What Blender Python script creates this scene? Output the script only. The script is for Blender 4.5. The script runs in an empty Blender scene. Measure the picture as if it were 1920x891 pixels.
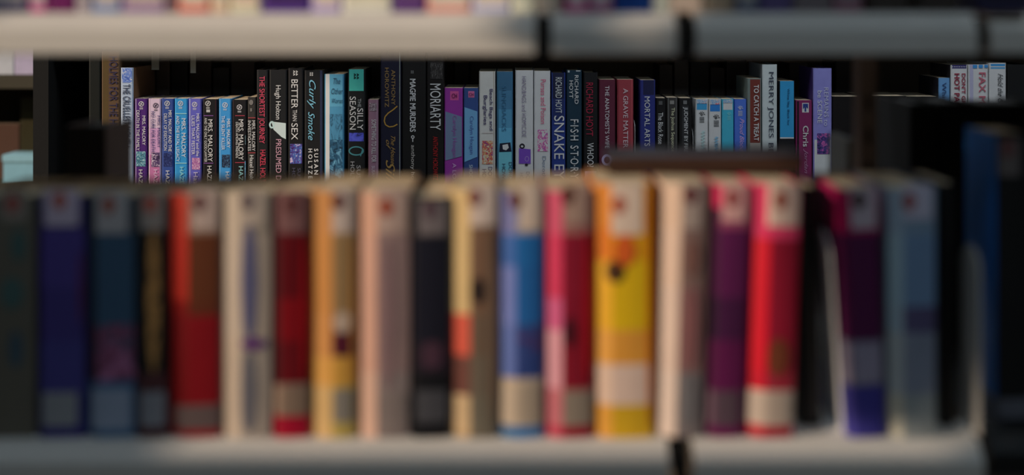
import bpy, math, random
from math import sin, cos, tan, radians, pi
random.seed(7)
SC = bpy.context.scene
COL = SC.collection

# ------------------------------------------------------------------ camera, light, exposure
FPX = 1920 * 50 / 36.0          # 50 mm lens on a 36 mm sensor, in pixels
ZC = 1.30                        # lens height
HY = 15.0                        # image row of the horizon
D_FRONT, D_BACK = 1.07, 2.62     # spine planes of the near and the far row

def X(px, d): return (px - 960.0) / FPX * d
def Z(py, d): return ZC - (py - HY) / FPX * d

cam = bpy.data.cameras.new('camera')
cam.lens = 50; cam.sensor_width = 36
cam.shift_y = -(445.5 - HY) / 1920.0
cam.clip_start = 0.05
cam.dof.use_dof = True
cam.dof.focus_distance = D_BACK
cam.dof.aperture_fstop = 2.4
co = bpy.data.objects.new('camera', cam); COL.objects.link(co)
co.location = (0, 0, ZC); co.rotation_euler = (pi / 2, 0, 0)
SC.camera = co

SC.view_settings.view_transform = 'Standard'
SC.view_settings.look = 'None'
SC.view_settings.gamma = 1.0
SC.view_settings.exposure = 0.0
SC.view_settings.use_curve_mapping = False
SC.cycles.use_denoising = True

W = bpy.data.worlds.new('world'); SC.world = W; W.use_nodes = True
W.node_tree.nodes['Background'].inputs[0].default_value = (0.62, 0.78, 1.0, 1)
W.node_tree.nodes['Background'].inputs[1].default_value = 0.10

SUN_AZ, SUN_EL = radians(27), radians(20)      # grazing the shelf front from the left, low
to_sun = (-cos(SUN_EL) * cos(SUN_AZ), -cos(SUN_EL) * sin(SUN_AZ), sin(SUN_EL))
sl = bpy.data.lights.new('sun', 'SUN'); sl.energy = 3.5; sl.angle = radians(0.35); sl.color = (1.0, 0.81, 0.63)
so = bpy.data.objects.new('sun', sl); COL.objects.link(so)
from mathutils import Vector
so.rotation_euler = Vector(to_sun).to_track_quat('Z', 'Y').to_euler()

def area(name, loc, rot, sx, sy, power, color):
    l = bpy.data.lights.new(name, 'AREA'); l.shape = 'RECTANGLE'; l.size = sx; l.size_y = sy
    l.energy = power; l.color = color
    o = bpy.data.objects.new(name, l); COL.objects.link(o); o.location = loc; o.rotation_euler = rot
area('aisle_ceiling_lamp', (0.6, 1.88, 2.68), (0, 0, 0), 3.0, 0.25, 20, (0.86, 0.93, 1.0))
area('reading_aisle_ceiling_lamp', (0.2, 0.1, 2.68), (0, 0, 0), 3.2, 0.25, 8.5, (0.64, 0.83, 1.0))
area('far_aisle_ceiling_lamp', (-0.5, 3.8, 2.68), (0, 0, 0), 3.0, 0.25, 30, (0.86, 0.95, 1.0))

# ------------------------------------------------------------------ materials
def s2l(c):
    c /= 255.0
    return c / 12.92 if c <= 0.04045 else ((c + 0.055) / 1.055) ** 2.4
MATS = {}
def mat(rgb, gain=1.0, rough=0.5, coat=0.0, vary=0.10, metal=0.0):
    key = (tuple(rgb), round(gain, 2), rough, coat, vary, metal)
    if key in MATS: return MATS[key]
    lin = [min(0.86, s2l(c) * gain) for c in rgb]
    m = bpy.data.materials.new('paint_%d_%d_%d' % tuple(rgb)); m.use_nodes = True
    nt = m.node_tree; p = nt.nodes['Principled BSDF']
    p.inputs['Roughness'].default_value = rough
    p.inputs['Specular IOR Level'].default_value = 0.35
    p.inputs['Metallic'].default_value = metal
    p.inputs['Coat Weight'].default_value = coat
    tc = nt.nodes.new('ShaderNodeTexCoord'); nz = nt.nodes.new('ShaderNodeTexNoise')
    nz.inputs['Scale'].default_value = 55.0; nz.inputs['Detail'].default_value = 3.0
    mx = nt.nodes.new('ShaderNodeMix'); mx.data_type = 'RGBA'
    mx.inputs['A'].default_value = [c * (1 - vary) for c in lin] + [1]
    mx.inputs['B'].default_value = [min(0.9, c * (1 + vary)) for c in lin] + [1]
    nt.links.new(tc.outputs['Object'], nz.inputs['Vector'])
    nt.links.new(nz.outputs['Fac'], mx.inputs['Factor'])
    nt.links.new(mx.outputs['Result'], p.inputs['Base Color'])
    MATS[key] = m
    return m

def pic(cols, gain=1.0, scale=160.0, stretch=(1, 1, 1)):
    """a printed picture: mottled patches of a few colours"""
    key = ('pic', tuple(map(tuple, cols)), round(gain, 2), scale, stretch)
    if key in MATS: return MATS[key]
    m = bpy.data.materials.new('printed_picture'); m.use_nodes = True
    nt = m.node_tree; p = nt.nodes['Principled BSDF']; p.inputs['Roughness'].default_value = 0.45
    tc = nt.nodes.new('ShaderNodeTexCoord'); mp = nt.nodes.new('ShaderNodeMapping')
    mp.inputs['Scale'].default_value = stretch
    nz = nt.nodes.new('ShaderNodeTexNoise'); nz.inputs['Scale'].default_value = scale
    nz.inputs['Detail'].default_value = 4.0; nz.inputs['Roughness'].default_value = 0.65
    nz.inputs['Distortion'].default_value = 1.2
    cr = nt.nodes.new('ShaderNodeValToRGB'); e = cr.color_ramp.elements
    n = len(cols)
    while len(e) < n: e.new(0.5)
    for i, c in enumerate(cols):
        e[i].position = 0.34 + 0.32 * i / max(1, n - 1)
        e[i].color = [min(0.86, s2l(v) * gain) for v in c] + [1]
    cr.color_ramp.interpolation = 'EASE'
    nt.links.new(tc.outputs['Object'], mp.inputs['Vector']); nt.links.new(mp.outputs['Vector'], nz.inputs['Vector'])
    nt.links.new(nz.outputs['Fac'], cr.inputs['Fac']); nt.links.new(cr.outputs['Color'], p.inputs['Base Color'])
    MATS[key] = m
    return m

def paper():
    if 'paper' in MATS: return MATS['paper']
    m = bpy.data.materials.new('page_edges'); m.use_nodes = True
    nt = m.node_tree; p = nt.nodes['Principled BSDF']; p.inputs['Roughness'].default_value = 0.85
    tc = nt.nodes.new('ShaderNodeTexCoord'); wv = nt.nodes.new('ShaderNodeTexWave'); wv.inputs['Scale'].default_value = 420
    wv.inputs['Distortion'].default_value = 1.5
    mx = nt.nodes.new('ShaderNodeMix'); mx.data_type = 'RGBA'
    mx.inputs['A'].default_value = (0.55, 0.42, 0.27, 1); mx.inputs['B'].default_value = (0.78, 0.65, 0.46, 1)
    nt.links.new(tc.outputs['Object'], wv.inputs['Vector']); nt.links.new(wv.outputs['Fac'], mx.inputs['Factor'])
    nt.links.new(mx.outputs['Result'], p.inputs['Base Color'])
    MATS['paper'] = m
    return m

# ------------------------------------------------------------------ mesh helpers
class MB:
    def __init__(s): s.v = []; s.f = []; s.mi = []; s.m = []
    def slot(s, m):
        if m not in s.m: s.m.append(m)
        return s.m.index(m)
    def poly(s, pts, m):
        b = len(s.v); s.v += [tuple(p) for p in pts]; s.f.append(tuple(range(b, b + len(pts)))); s.mi.append(s.slot(m))
    def box(s, x0, x1, y0, y1, z0, z1, m):
        P = [(x0,y0,z0),(x1,y0,z0),(x1,y1,z0),(x0,y1,z0),(x0,y0,z1),(x1,y0,z1),(x1,y1,z1),(x0,y1,z1)]
        for q in ((3,2,1,0),(4,5,6,7),(0,1,5,4),(1,2,6,5),(2,3,7,6),(3,0,4,7)): s.poly([P[i] for i in q], m)
    def build(s, name, parent=None, off=(0, 0, 0)):
        me = bpy.data.meshes.new(name)
        me.from_pydata([(a - off[0], b - off[1], c - off[2]) for a, b, c in s.v], [], s.f)
        for m in s.m: me.materials.append(m)
        me.polygons.foreach_set('material_index', s.mi)
        me.validate(); me.update()
        o = bpy.data.objects.new(name, me); COL.objects.link(o)
        if parent: o.parent = parent
        return o

def prism_x(mb, prof, x0, x1, m):
    """extrude a closed (y, z) outline along x"""
    n = len(prof)
    for i in range(n):
        a, b = prof[i], prof[(i + 1) % n]
        mb.poly([(x0, a[0], a[1]), (x0, b[0], b[1]), (x1, b[0], b[1]), (x1, a[0], a[1])], m)
    mb.poly([(x0, p[0], p[1]) for p in reversed(prof)], m); mb.poly([(x1, p[0], p[1]) for p in prof], m)

def thing(name, label, cat, loc, group=None):
    o = bpy.data.objects.new(name, None); COL.objects.link(o); o.location = loc
    o.empty_display_size = 0.03
    o['label'] = label; o['category'] = cat
    if group: o['group'] = group
    return o

def structure(o): o['kind'] = 'structure'; return o

FONT_RES = 3
def text_part(body, cx, w, y0, y1, color, yf, d, parent, off, name='lettering', slant=0.0, bold=0.0, up=False, horiz=None, gain=1.0):
    """letters printed on a spine, read downwards; cx, w = column and letter height in px, y0..y1 = extent in px"""
    if not horiz and y1 > 355:     # the foot of the spine ends the line
        n = max(1, int(len(body) * (355.0 - y0) / (y1 - y0))); y1 = y0 + (y1 - y0) * n / len(body); body = body[:n]
    cu = bpy.data.curves.new('t', 'FONT'); cu.body = body; cu.resolution_u = FONT_RES; cu.shear = slant
    to = bpy.data.objects.new('t', cu); COL.objects.link(to)
    dg = bpy.context.evaluated_depsgraph_get(); dg.update()
    me = bpy.data.meshes.new_from_object(to.evaluated_get(dg)); 
    bpy.data.objects.remove(to); bpy.data.curves.remove(cu)
    xs = [v.co.x for v in me.vertices]; ys = [v.co.y for v in me.vertices]
    if not xs: return None
    ax, bx, ay, by = min(xs), max(xs), min(ys), max(ys)
    yy = yf - 0.0010
    for v in me.vertices:
        u = (v.co.x - ax) / (bx - ax); q = (v.co.y - ay) / (by - ay)
        if horiz:                      # across the spine: cx, w = centre row and letter height; y0..y1 = px columns
            px = y0 + u * (y1 - y0); py = cx + w / 2 - q * w
        else:
            px = cx - w / 2 + q * w; py = y0 + u * (y1 - y0)
        v.co = (X(px, d) - off[0], yy - off[1], Z(py, d) - off[2])
    if bold > 0:                   # heavier strokes: the same letters struck again a hair to each side
        V = [v.co.copy() for v in me.vertices]; F = [tuple(p.vertices) for p in me.polygons]
        k = w / FPX * d * bold * 0.9; vs, fs = [], []
        for dx, dz in ((-k, 0), (k, 0), (0, -k), (0, k)):
            b0 = len(vs); vs += [(c.x + dx, c.y - 0.00006 * len(fs) / len(F), c.z + dz) for c in V]; fs += [tuple(b0 + i for i in f) for f in F]
        bpy.data.meshes.remove(me); me = bpy.data.meshes.new(name); me.from_pydata(vs, [], fs); me.update()
    me.name = name
    me.materials.clear(); me.materials.append(mat(color, gain, 0.5, 0, 0.03))
    o = bpy.data.objects.new(name, me); COL.objects.link(o); o.parent = parent
    return o

# ------------------------------------------------------------------ the setting
def wall_with_openings():
    # unseen wall behind the lens, its two openings cut to shape the sun patch
    YW = -0.80
    def to_wall(px, py):
        x, z = X(px, D_FRONT), Z(py, D_FRONT)
        k = (YW - D_FRONT) / to_sun[1]
        return (x + to_sun[0] * k, z + to_sun[2] * k)
    op1 = [(-60, -260), (985, -260), (1005, 90), (1500, 325), (1530, 500), (1562, 690), (1590, 800), (1740, 800), (1800, 620), (1850, 600), (1850, 874), (335, 874), (303, 345), (10, 100)]
    op2 = [(1195, -260), (1340, -260), (1330, 110), (1205, 110)]
    cu = bpy.data.curves.new('sun_mask_curve', 'CURVE'); cu.dimensions = '2D'; cu.fill_mode = 'BOTH'; cu.extrude = 0.006
    def spl(pts):
        s = cu.splines.new('POLY'); s.points.add(len(pts) - 1); s.use_cyclic_u = True
        for p, (a, b) in zip(s.points, pts): p.co = (a, b, 0, 1)
    spl([(-7, 0), (5, 0), (5, 3.9), (-7, 3.9)])
    spl([to_wall(*p) for p in op1]); spl([to_wall(*p) for p in op2])
    to = bpy.data.objects.new('w', cu); COL.objects.link(to)
    dg = bpy.context.evaluated_depsgraph_get(); dg.update()
    me = bpy.data.meshes.new_from_object(to.evaluated_get(dg)); bpy.data.objects.remove(to)
    me.name = 'sun_mask_wall'; me.materials.clear(); me.materials.append(mat((150, 146, 138), 1, 0.8))
    for v in me.vertices: v.co = (v.co.x, YW - v.co.z, v.co.y)
    o = bpy.data.objects.new('sun_mask_wall', me); COL.objects.link(o); structure(o)
wall_with_openings()
mb = MB(); mb.box(-7, 5, -0.8, 7, -0.05, 0, mat((92, 86, 80), 1, 0.9)); structure(mb.build('floor'))
mb = MB(); mb.box(-7, 5, -0.8, 7, 3.90, 3.95, mat((190, 188, 184), 1, 0.9)); structure(mb.build('ceiling'))
mb = MB(); mb.box(-7, 5, 7, 7.1, 0, 3.9, mat((70, 66, 62), 1, 0.9)); structure(mb.build('wall_far'))

STEEL = mat((212, 206, 197), 1.0, 0.42, 0.0, 0.04)
DARKSTEEL = mat((40, 39, 38), 0.8, 0.5, 0.0, 0.05)
BLACKSTEEL = mat((22, 22, 22), 0.8, 0.5, 0.0, 0.05)

ZU = ZC - 0.0035          # upper near shelf, top surface
ZL = ZC - 0.3240          # lower near shelf
ZB = Z(358, D_BACK)       # far shelf

def shelf(parent, x0, x1, z, m, yb=1.50, yf=1.066, name='shelf'):
    """folded steel shelf: flat top, bevelled nose, vertical lip turned under"""
    prof = [(yb, z), (yf, z), (yf - 0.003, z - 0.0010), (yf - 0.014, z - 0.0115), (yf - 0.015, z - 0.0130), (yf - 0.015, z - 0.0300),
            (yf - 0.013, z - 0.0313), (yf + 0.012, z - 0.0313), (yf + 0.012, z - 0.0290), (yf - 0.011, z - 0.0290), (yf - 0.011, z - 0.0135),
            (yf + 0.002, z - 0.004), (yb, z - 0.004)]
    m_ = MB(); prism_x(m_, prof, x0, x1, m)
    return m_.build(name, parent, parent.location)

# near bookcase
nb = thing('bookcase', 'cream steel bookcase close to the lens, blurred, two shelves of books crossing the whole photo', 'bookcase', (0, 1.28, 0))
for zz, segs in ((ZU, ((-1.6, X(1003, 1.06)), (X(1034, 1.06), X(1266, 1.06)), (X(1304, 1.06), X(1826, 1.06)))),
                 (ZL, ((-1.6, X(1252, 1.06)), (X(1300, 1.06), X(1838, 1.06))))):
    for a, b in segs: shelf(nb, a, b, zz, STEEL)
for zz in (ZL, ZU): shelf(nb, X(1846, 1.09), 1.3, zz, BLACKSTEEL if zz == ZL else STEEL, yf=1.09)  # lower end section is coloured black to stand in for shade
def post(parent, x0, x1, y0, y1, z0, z1, m, name='upright_post'):
    b = MB(); b.box(x0, x1, y0, y1, z0, z1, m)
    # slot line of the shelf-bracket holes on the front of the post
    xm = (x0 + x1) / 2; k = z0 + 0.05
    while k < z1 - 0.03:
        b.poly([(xm - 0.002, y0 - 0.0004, k), (xm + 0.002, y0 - 0.0004, k), (xm + 0.002, y0 - 0.0004, k + 0.014), (xm - 0.002, y0 - 0.0004, k + 0.014)], BLACKSTEEL)
        k += 0.03
    return b.build(name, parent, parent.location)
post(nb, X(1612, 1.30), X(1644, 1.30), 1.30, 1.325, ZL, ZU - 0.032, mat((120, 98, 84), 1, 0.5), 'upright_post')
post(nb, -1.64, -1.601, 1.07, 1.50, 0, 2.0, STEEL, 'end_panel'); post(nb, 1.301, 1.34, 1.10, 1.50, 0, 2.0, STEEL, 'end_panel')
for zz in (0.40, 0.69):
    shelf(nb, -1.6, 1.3, zz, STEEL)

for gx, zz in ((1018.5, ZU), (1285, ZU), (1276, ZL)):        # added dark plate that blacks out each joint between shelf sections
    b = MB(); b.box(X(gx, 1.08) - 0.004, X(gx, 1.08) + 0.004, 1.064, 1.30, zz - 0.034, zz - 0.003, BLACKSTEEL); b.build('joint_blackout', nb, nb.location)
# far bookcase
fb = thing('bookcase', 'black bookcase in focus at middle distance behind the near shelves', 'bookcase', (0, 2.78, 0))
shelf(fb, X(63, 2.61), 1.6, ZB, DARKSTEEL, yb=2.98, yf=2.608)
shelf(fb, X(63, 2.61), 1.6, ZC, DARKSTEEL, yb=2.98, yf=2.608)
b = MB(); b.box(X(62, 2.6), X(62, 2.6) + 0.028, 2.60, 2.98, 0, 2.0, mat((15, 15, 15), 1, 0.8)); b.build('end_panel', fb, fb.location)
b = MB(); b.box(1.6, 1.63, 2.60, 2.98, 0, 2.0, BLACKSTEEL); b.build('end_panel', fb, fb.location)
b = MB(); b.box(X(62, 2.6) + 0.028, 1.6, 2.972, 2.98, 0.1, 2.0, mat((112, 100, 88), 1, 0.8)); b.build('back_panel', fb, fb.location)
for (a0, a1, b0, b1) in ((284, 298, 112, 131), (357, 367, 112, 137)):
    b = MB(); dd = 2.75
    b.box(X(a0, dd), X(a1, dd), dd, dd + 0.002, Z(b1, dd), ZC - 0.0045, mat((190, 190, 180), 1.3, 0.7)); b.build('label_tab', fb, fb.location)

# ------------------------------------------------------------------ books
PAPER = paper()
def cover_shell(path, y_back, z0, z1, colfn, levels, th=0.0016, inner=None):
    """path = [(x, y, cls)] outer outline seen from above, left back -> spine -> right back; cls colours the segment to the next point"""
    mb = MB(); n = len(path)
    cxm = sum(p[0] for p in path) / n
    ins = []
    for (x, y, c) in path:
        sx = th if x < cxm else -th
        xl, xr = path[0][0], path[-1][0]
        ix = min(max(x, xl + th), xr - th)
        ins.append((ix, y + th if y < y_back - 1e-6 else y))
    zs = [z0] + sorted(l for l in levels if z0 < l < z1) + [z1]
    for i in range(n - 1):
        a, b = path[i], path[i + 1]
        for k in range(len(zs) - 1):
            m = colfn(a[2], (zs[k] + zs[k + 1]) / 2)
            mb.poly([(a[0], a[1], zs[k]), (b[0], b[1], zs[k]), (b[0], b[1], zs[k + 1]), (a[0], a[1], zs[k + 1])], m)
        ia, ib = ins[i], ins[i + 1]
        mi = colfn(a[2], z1 - 0.001)
        mb.poly([(ib[0], ib[1], z0), (ia[0], ia[1], z0), (ia[0], ia[1], z1), (ib[0], ib[1], z1)], mi)
        mb.poly([(a[0], a[1], z1), (b[0], b[1], z1), (ib[0], ib[1], z1), (ia[0], ia[1], z1)], mi)
        mb.poly([(b[0], b[1], z0), (a[0], a[1], z0), (ia[0], ia[1], z0), (ib[0], ib[1], z0)], mi)
    for i in (0, n - 1):
        a, ia = path[i], ins[i]; m = colfn('L' if i == 0 else 'R', z1 - 0.001)
        q = [(a[0], a[1], z0), (ia[0], ia[1], z0), (ia[0], ia[1], z1), (a[0], a[1], z1)]
        mb.poly(q if i else q[::-1], m)
    return mb

GB = 2.05     # far-row inks
def clip(v, a, b): return max(a, min(b, v))

def back_book(x0, x1, ytop, base, label, rects=(), texts=(), marks=(), pics=(), d=D_BACK, zb=None, depth=0.13, side=None,
              hard=False, name='book', group=None, gain=None, rough=0.5, yf=None, bare=False, pages=None):
    g = GB if gain is None else gain
    yf = d if yf is None else yf
    zb = (ZB if zb is None else zb) + 0.0003
    xa, xb, zt = X(x0, d) + 0.0003, X(x1, d) - 0.0003, Z(ytop, d)
    w = xb - xa; r = min(0.0028, 0.16 * w); th = 0.0022 if hard else 0.0007
    root = thing(name, label, 'book', ((xa + xb) / 2, yf + depth / 2, zb), group); off = root.location.copy()
    yb = yf + depth
    path = [(xa, yb, 'L')]
    for k in range(4):
        t = k / 3 * pi / 2; path.append((xa + r - r * cos(t), yf + r - r * sin(t), 'L' if k < 0 else 'S'))
    for k in range(4):
        t = k / 3 * pi / 2; path.append((xb - r + r * sin(t), yf + r - r * cos(t), 'S'))
    path[-1] = (path[-1][0], path[-1][1], 'R'); path.append((xb, yb, 'R'))
    bm_ = mat(base, g, rough); sm = mat(side, g, rough) if side else bm_
    mb = cover_shell(path, yb, zb, zt, lambda c, z: bm_ if c == 'S' else sm, [], th)
    fx0, fx1 = xa + r * 0.8, xb - r * 0.8
    for i, (a, b, c, e, colr) in enumerate(rects):
        yy = yf - 0.0001 - 0.00004 * i
        A, B = clip(X(a, d), fx0, fx1), clip(X(b, d), fx0, fx1); C_, E = clip(Z(c, d), zb, zt), clip(Z(e, d), zb, zt)
        mb.poly([(A, yy, E), (B, yy, E), (B, yy, C_), (A, yy, C_)], colr if not isinstance(colr, tuple) else mat(colr, g, rough))
    mb.build('cover', root, off)
    ins = 0.0035 if hard else 0.0004
    p = MB(); p.box(xa + th + 0.0002, xb - th - 0.0002, yf + th + r * 0.7, yb - 0.002, zb + (0.003 if hard else 0.0003), zt - ins, pages or PAPER)
    p.build('page_block', root, off)
    if bare: return root
    for (a, b, c, e, m) in pics:
        q = MB(); yy = yf - 0.0005
        A, B = clip(X(a, d), fx0, fx1), clip(X(b, d), fx0, fx1)
        q.poly([(A, yy, Z(e, d)), (B, yy, Z(e, d)), (B, yy, Z(c, d)), (A, yy, Z(c, d))], m); q.build('picture', root, off)
    for i, mk in enumerate(marks):
        q = MB(); mark_shape(q, mk, d, yf - 0.0006 - 0.00006 * i, g); q.build(mk[0], root, off)
    for t in texts:
        body, cx, wd, y0, y1, colr = t[:6]; kw = t[6] if len(t) > 6 else {}
        if 'gain' not in kw: kw = dict(kw, gain=g)
        text_part(body, cx, wd, y0, y1, colr, yf, d, root, off, **kw)
    return root

def mark_shape(q, mk, d, yy, g):
    """mk = (part name, shape, colour, numbers...) in px"""
    kind, colr, a = mk[1], mk[2], mk[3:]
    m = mat(colr, g, 0.5, 0, 0.03)
    P = lambda x, y: (X(x, d), yy, Z(y, d))
    def ring(cx, cy, rx, ry, t, a0=0, a1=360, n=20):
        for i in range(n):
            u, v = radians(a0 + (a1 - a0) * i / n), radians(a0 + (a1 - a0) * (i + 1) / n)
            q.poly([P(cx + rx * cos(u), cy + ry * sin(u)), P(cx + (rx - t) * cos(u), cy + (ry - t) * sin(u)),
                    P(cx + (rx - t) * cos(v), cy + (ry - t) * sin(v)), P(cx + rx * cos(v), cy + ry * sin(v))], m)
    def disc(cx, cy, rx, ry, n=14):
        q.poly([P(cx + rx * cos(-2 * pi * i / n), cy + ry * sin(-2 * pi * i / n)) for i in range(n)], m)
    def bar(x0, y0, x1, y1, t):
        L = math.hypot(x1 - x0, y1 - y0); nx, ny = -(y1 - y0) / L * t / 2, (x1 - x0) / L * t / 2
        q.poly([P(x0 + nx, y0 + ny), P(x1 + nx, y1 + ny), P(x1 - nx, y1 - ny), P(x0 - nx, y0 - ny)], m)
    if kind == 'seal':                      # ring with a crooked stroke and two tiny lines under it
        cx, cy, r = a; ring(cx, cy, r, r, 1.1); bar(cx + 1.8, cy - 3, cx - 1.8, cy + 3, 1.3); bar(cx - 2.4, cy - 1.5, cx + 2.4, cy + 1.5, 0.9)
        bar(cx - 3.4, cy + r + 2.4, cx + 3.4, cy + r + 2.4, 0.8); bar(cx - 3.4, cy + r + 4.4, cx + 3.4, cy + r + 4.4, 0.8)
    elif kind == 'ring': ring(*a)
    elif kind == 'disc': disc(*a)
    elif kind == 'bar': bar(*a)
    elif kind == 'poly': q.poly([P(a[i], a[i + 1]) for i in range(0, len(a), 2)], m)
    elif kind == 'wave':                    # two stacked wavy strokes
        cx, cy, s = a
        for dx in (-0.5, 0.5):
            for k in range(2):
                x = cx + dx * s; y = cy + (k - 0.5) * s
                bar(x - s * .3, y - s * .35, x + s * .35, y, s * .3); bar(x + s * .35, y, x - s * .3, y + s * .35, s * .3)
    elif kind == 'paw':                     # hand / paw print in strokes with small print under it
        cx, cy, s = a; ring(cx - s * .1, cy + s * .3, s * .42, s * .42, s * .22, n=12)
        for ang in (-150, -115, -80, -45, -5):
            u = radians(ang); bar(cx + s * .6 * cos(u), cy + s * .3 + s * .6 * sin(u), cx + s * 1.05 * cos(u), cy + s * .3 + s * 1.05 * sin(u), s * .24)
        for k in range(5): bar(cx - s * .8, cy + s * 1.25 + k * s * .42, cx + s * .8, cy + s * 1.25 + k * s * .42, s * .16)
    elif kind == 'swash':                   # a long pen stroke
        pts = a[0]; t = a[1]
        for i in range(len(pts) - 1): bar(*pts[i], *pts[i + 1], t)
    elif kind == 'dots':
        x0, x1, y, n, r = a
        for i in range(n): disc(x0 + (x1 - x0) * i / (n - 1), y, r, r, 8)

ICE = (200, 198, 205)
SM = 'small paperbacks in the far row'
# name, geometry ... each far-row book
BK = back_book
BK(166, 189, 99, (12, 15, 13), 'dark green hardcover at the left end of the far row, beside the black end panel', hard=True)
BK(190, 225, 96, (72, 55, 40), 'brown and gold book with dark blue lettering beside the dark green hardcover',
   rects=[(190, 203, 90, 358, (68, 54, 30))], hard=True,
   texts=[('HOLMES FOR THE HOLIDAYS', 212.5, 15, 106, 290, (38, 36, 62), {'name': 'title', 'bold': 0.004})])
BK(226, 250, 127, (138, 152, 178), 'tall pale blue book with brown side cover and blue picture at its top',
   side=(88, 64, 46), hard=True, depth=0.16,
   pics=[(226, 248, 128, 155, pic([(30, 50, 120), (80, 105, 165), (170, 180, 200)], GB, 120))],
   texts=[('THE CRUELLEST MONTH', 237, 13, 158, 275, (30, 34, 52), {'name': 'title', 'bold': 0.006})])
def malory(x0, x1, top, base, label, icon, icol, line1, line2, pics=(), rects=(), low=None, extra=(), **kw):
    T = [(*line1[:5], line1[5], {'name': 'title', 'bold': 0.012}), (*line2[:5], line2[5], {'name': 'subtitle', 'bold': 0.008})]
    if low: T.append((*low[:5], low[5], {'name': 'author', 'bold': 0.01}))
    marks = [('publisher_mark', 'seal', icol, *icon)] if icon else []
    return BK(x0, x1, top, base, label, rects=rects, pics=pics, texts=T, marks=marks + list(extra), group=SM, depth=0.11, **kw)
LINE = lambda c, x0, x1, y: ('rule', 'bar', c, x0, y, x1, y, 1.3)
malory(252, 276, 185, (60, 28, 92), 'small dark purple paperback with a teal picture, leftmost of the row of short paperbacks', (265, 195, 5), ICE,
       ('MRS. MALORY', 270, 6, 217, 272, (190, 180, 205)), ('DEATH IN THE FAMILY', 259, 5.5, 207, 282, (190, 180, 205)),
       [(255, 273, 284, 312, pic([(15, 25, 40), (60, 110, 130), (150, 185, 195)], GB, 260))], [(252, 255.5, 185, 358, (165, 150, 170))], ('HAZEL HOLT', 264, 7, 318, 398, (180, 175, 195)))
malory(278, 302, 185, (172, 152, 180), 'small pale lilac paperback turning pink at the bottom, dark lettering', (292, 198, 5), (40, 34, 50),
       ('MRS. MALORY', 298, 5.5, 217, 277, (55, 50, 95)), ('NO CURE FOR DEATH', 286.5, 6, 209, 284, (55, 50, 95)),
       [(284, 301, 286, 313, pic([(20, 12, 30), (70, 50, 90), (190, 160, 190)], GB, 220))],
       [(281, 302, 240, 358, (166, 128, 165)), (281, 302, 290, 358, (152, 92, 132)), (278, 281, 185, 358, (70, 25, 45))], ('HAZEL HOLT', 292, 7, 318, 398, (190, 150, 180)))
malory(303, 326, 185, (40, 60, 118), 'small deep blue paperback with navy picture between the pale lilac and bright blue ones', (313.5, 194, 5), ICE,
       ('MRS. MALORY AND THE', 319, 6, 207, 284, (185, 195, 220)), ('DELAY OF EXECUTION', 310.5, 6, 213, 282, (185, 195, 220)),
       [(307, 323, 287, 312, pic([(15, 20, 55), (25, 35, 80), (60, 75, 130)], GB, 180))], (), ('HAZEL HOLT', 314.5, 7, 320, 398, (185, 190, 210)))
malory(327, 352, 185, (40, 118, 168), 'small bright blue paperback with two pale rules and no picture', (338.5, 194, 5), (190, 215, 225),
       ('MRS. MALORY', 344.5, 7.5, 222, 295, (190, 220, 230)), ('AND THE FATAL LEGACY', 333.5, 6, 217, 303, (190, 220, 230)), (), (),
       ('HAZEL HOLT', 341, 7, 313, 390, (120, 180, 210)), [LINE((130, 185, 210), 329, 350, 213), LINE((130, 185, 210), 329, 350, 306)])
malory(353, 378, 185, (76, 76, 152), 'small indigo paperback with a white left edge and a speckled pink picture', (365, 196, 5), ICE,
       ('MRS. MALORY and the', 371, 5.5, 213, 293, (185, 185, 215)), ('LILIES THAT FESTER', 362.5, 6, 217, 290, (185, 185, 215)),
       [(360, 377, 296, 318, pic([(60, 30, 90), (150, 90, 140), (215, 180, 200)], GB, 420))], [(353, 356.5, 185, 358, (190, 192, 205))], ('Hazel Holt', 367, 8, 323, 398, (160, 155, 200)))
malory(380, 408, 186, (17, 16, 19), 'small black paperback with two purple rules and white lettering', (390, 194, 5), ICE,
       ('MRS. MALORY', 394.5, 8.5, 224, 303, (212, 212, 214)), ('AND THE ONLY GOOD LAWYER', 386, 5, 221, 304, (195, 195, 198)), (),
       [(404, 408, 186, 358, (42, 16, 26))], ('HAZEL HOLT', 393, 8, 311, 385, (200, 200, 205)), [LINE((110, 70, 130), 382, 400, 217), LINE((110, 70, 130), 382, 400, 306),
       ('small_print', 'bar', (150, 150, 150), 387, 208, 394, 208, 5)])
malory(410, 434, 185, (48, 118, 176), 'small sky blue paperback with a dark picture and pale left edge, between two black ones', (422, 197, 5), (180, 205, 220),
       ('MRS. MALORY', 428.5, 6, 223, 277, (190, 215, 230)), ('THE SILENT KILLER', 418.5, 6, 217, 281, (190, 215, 230)),
       [(416, 433, 290, 314, pic([(12, 14, 22), (30, 45, 70), (70, 110, 140)], GB, 240))], [(410, 413, 185, 358, (150, 170, 185))], ('HAZEL HOLT', 426.5, 7, 322, 395, (200, 215, 225)))
malory(435, 463, 187, (18, 17, 20), 'small black paperback with two red rules and a pale blue bottom line of lettering', (449, 201, 5), (170, 168, 172),
       ('MRS. MALORY', 452, 9, 224, 300, (215, 213, 215)), ('DEATH AMONG FRIENDS', 444.5, 4.5, 229, 296, (180, 178, 180)),
       [(460, 463, 254, 271, pic([(40, 70, 110), (120, 165, 200), (170, 200, 220)], GB, 200)), (459, 463, 302, 340, pic([(30, 60, 110), (90, 140, 190), (150, 180, 210)], GB, 200))],
       [(435, 438, 187, 358, (60, 24, 34))], ('HAZEL HOLT', 452, 8, 312, 380, (120, 170, 212)), [LINE((140, 50, 65), 441, 459, 217), LINE((140, 50, 65), 441, 459, 305)])
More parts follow.
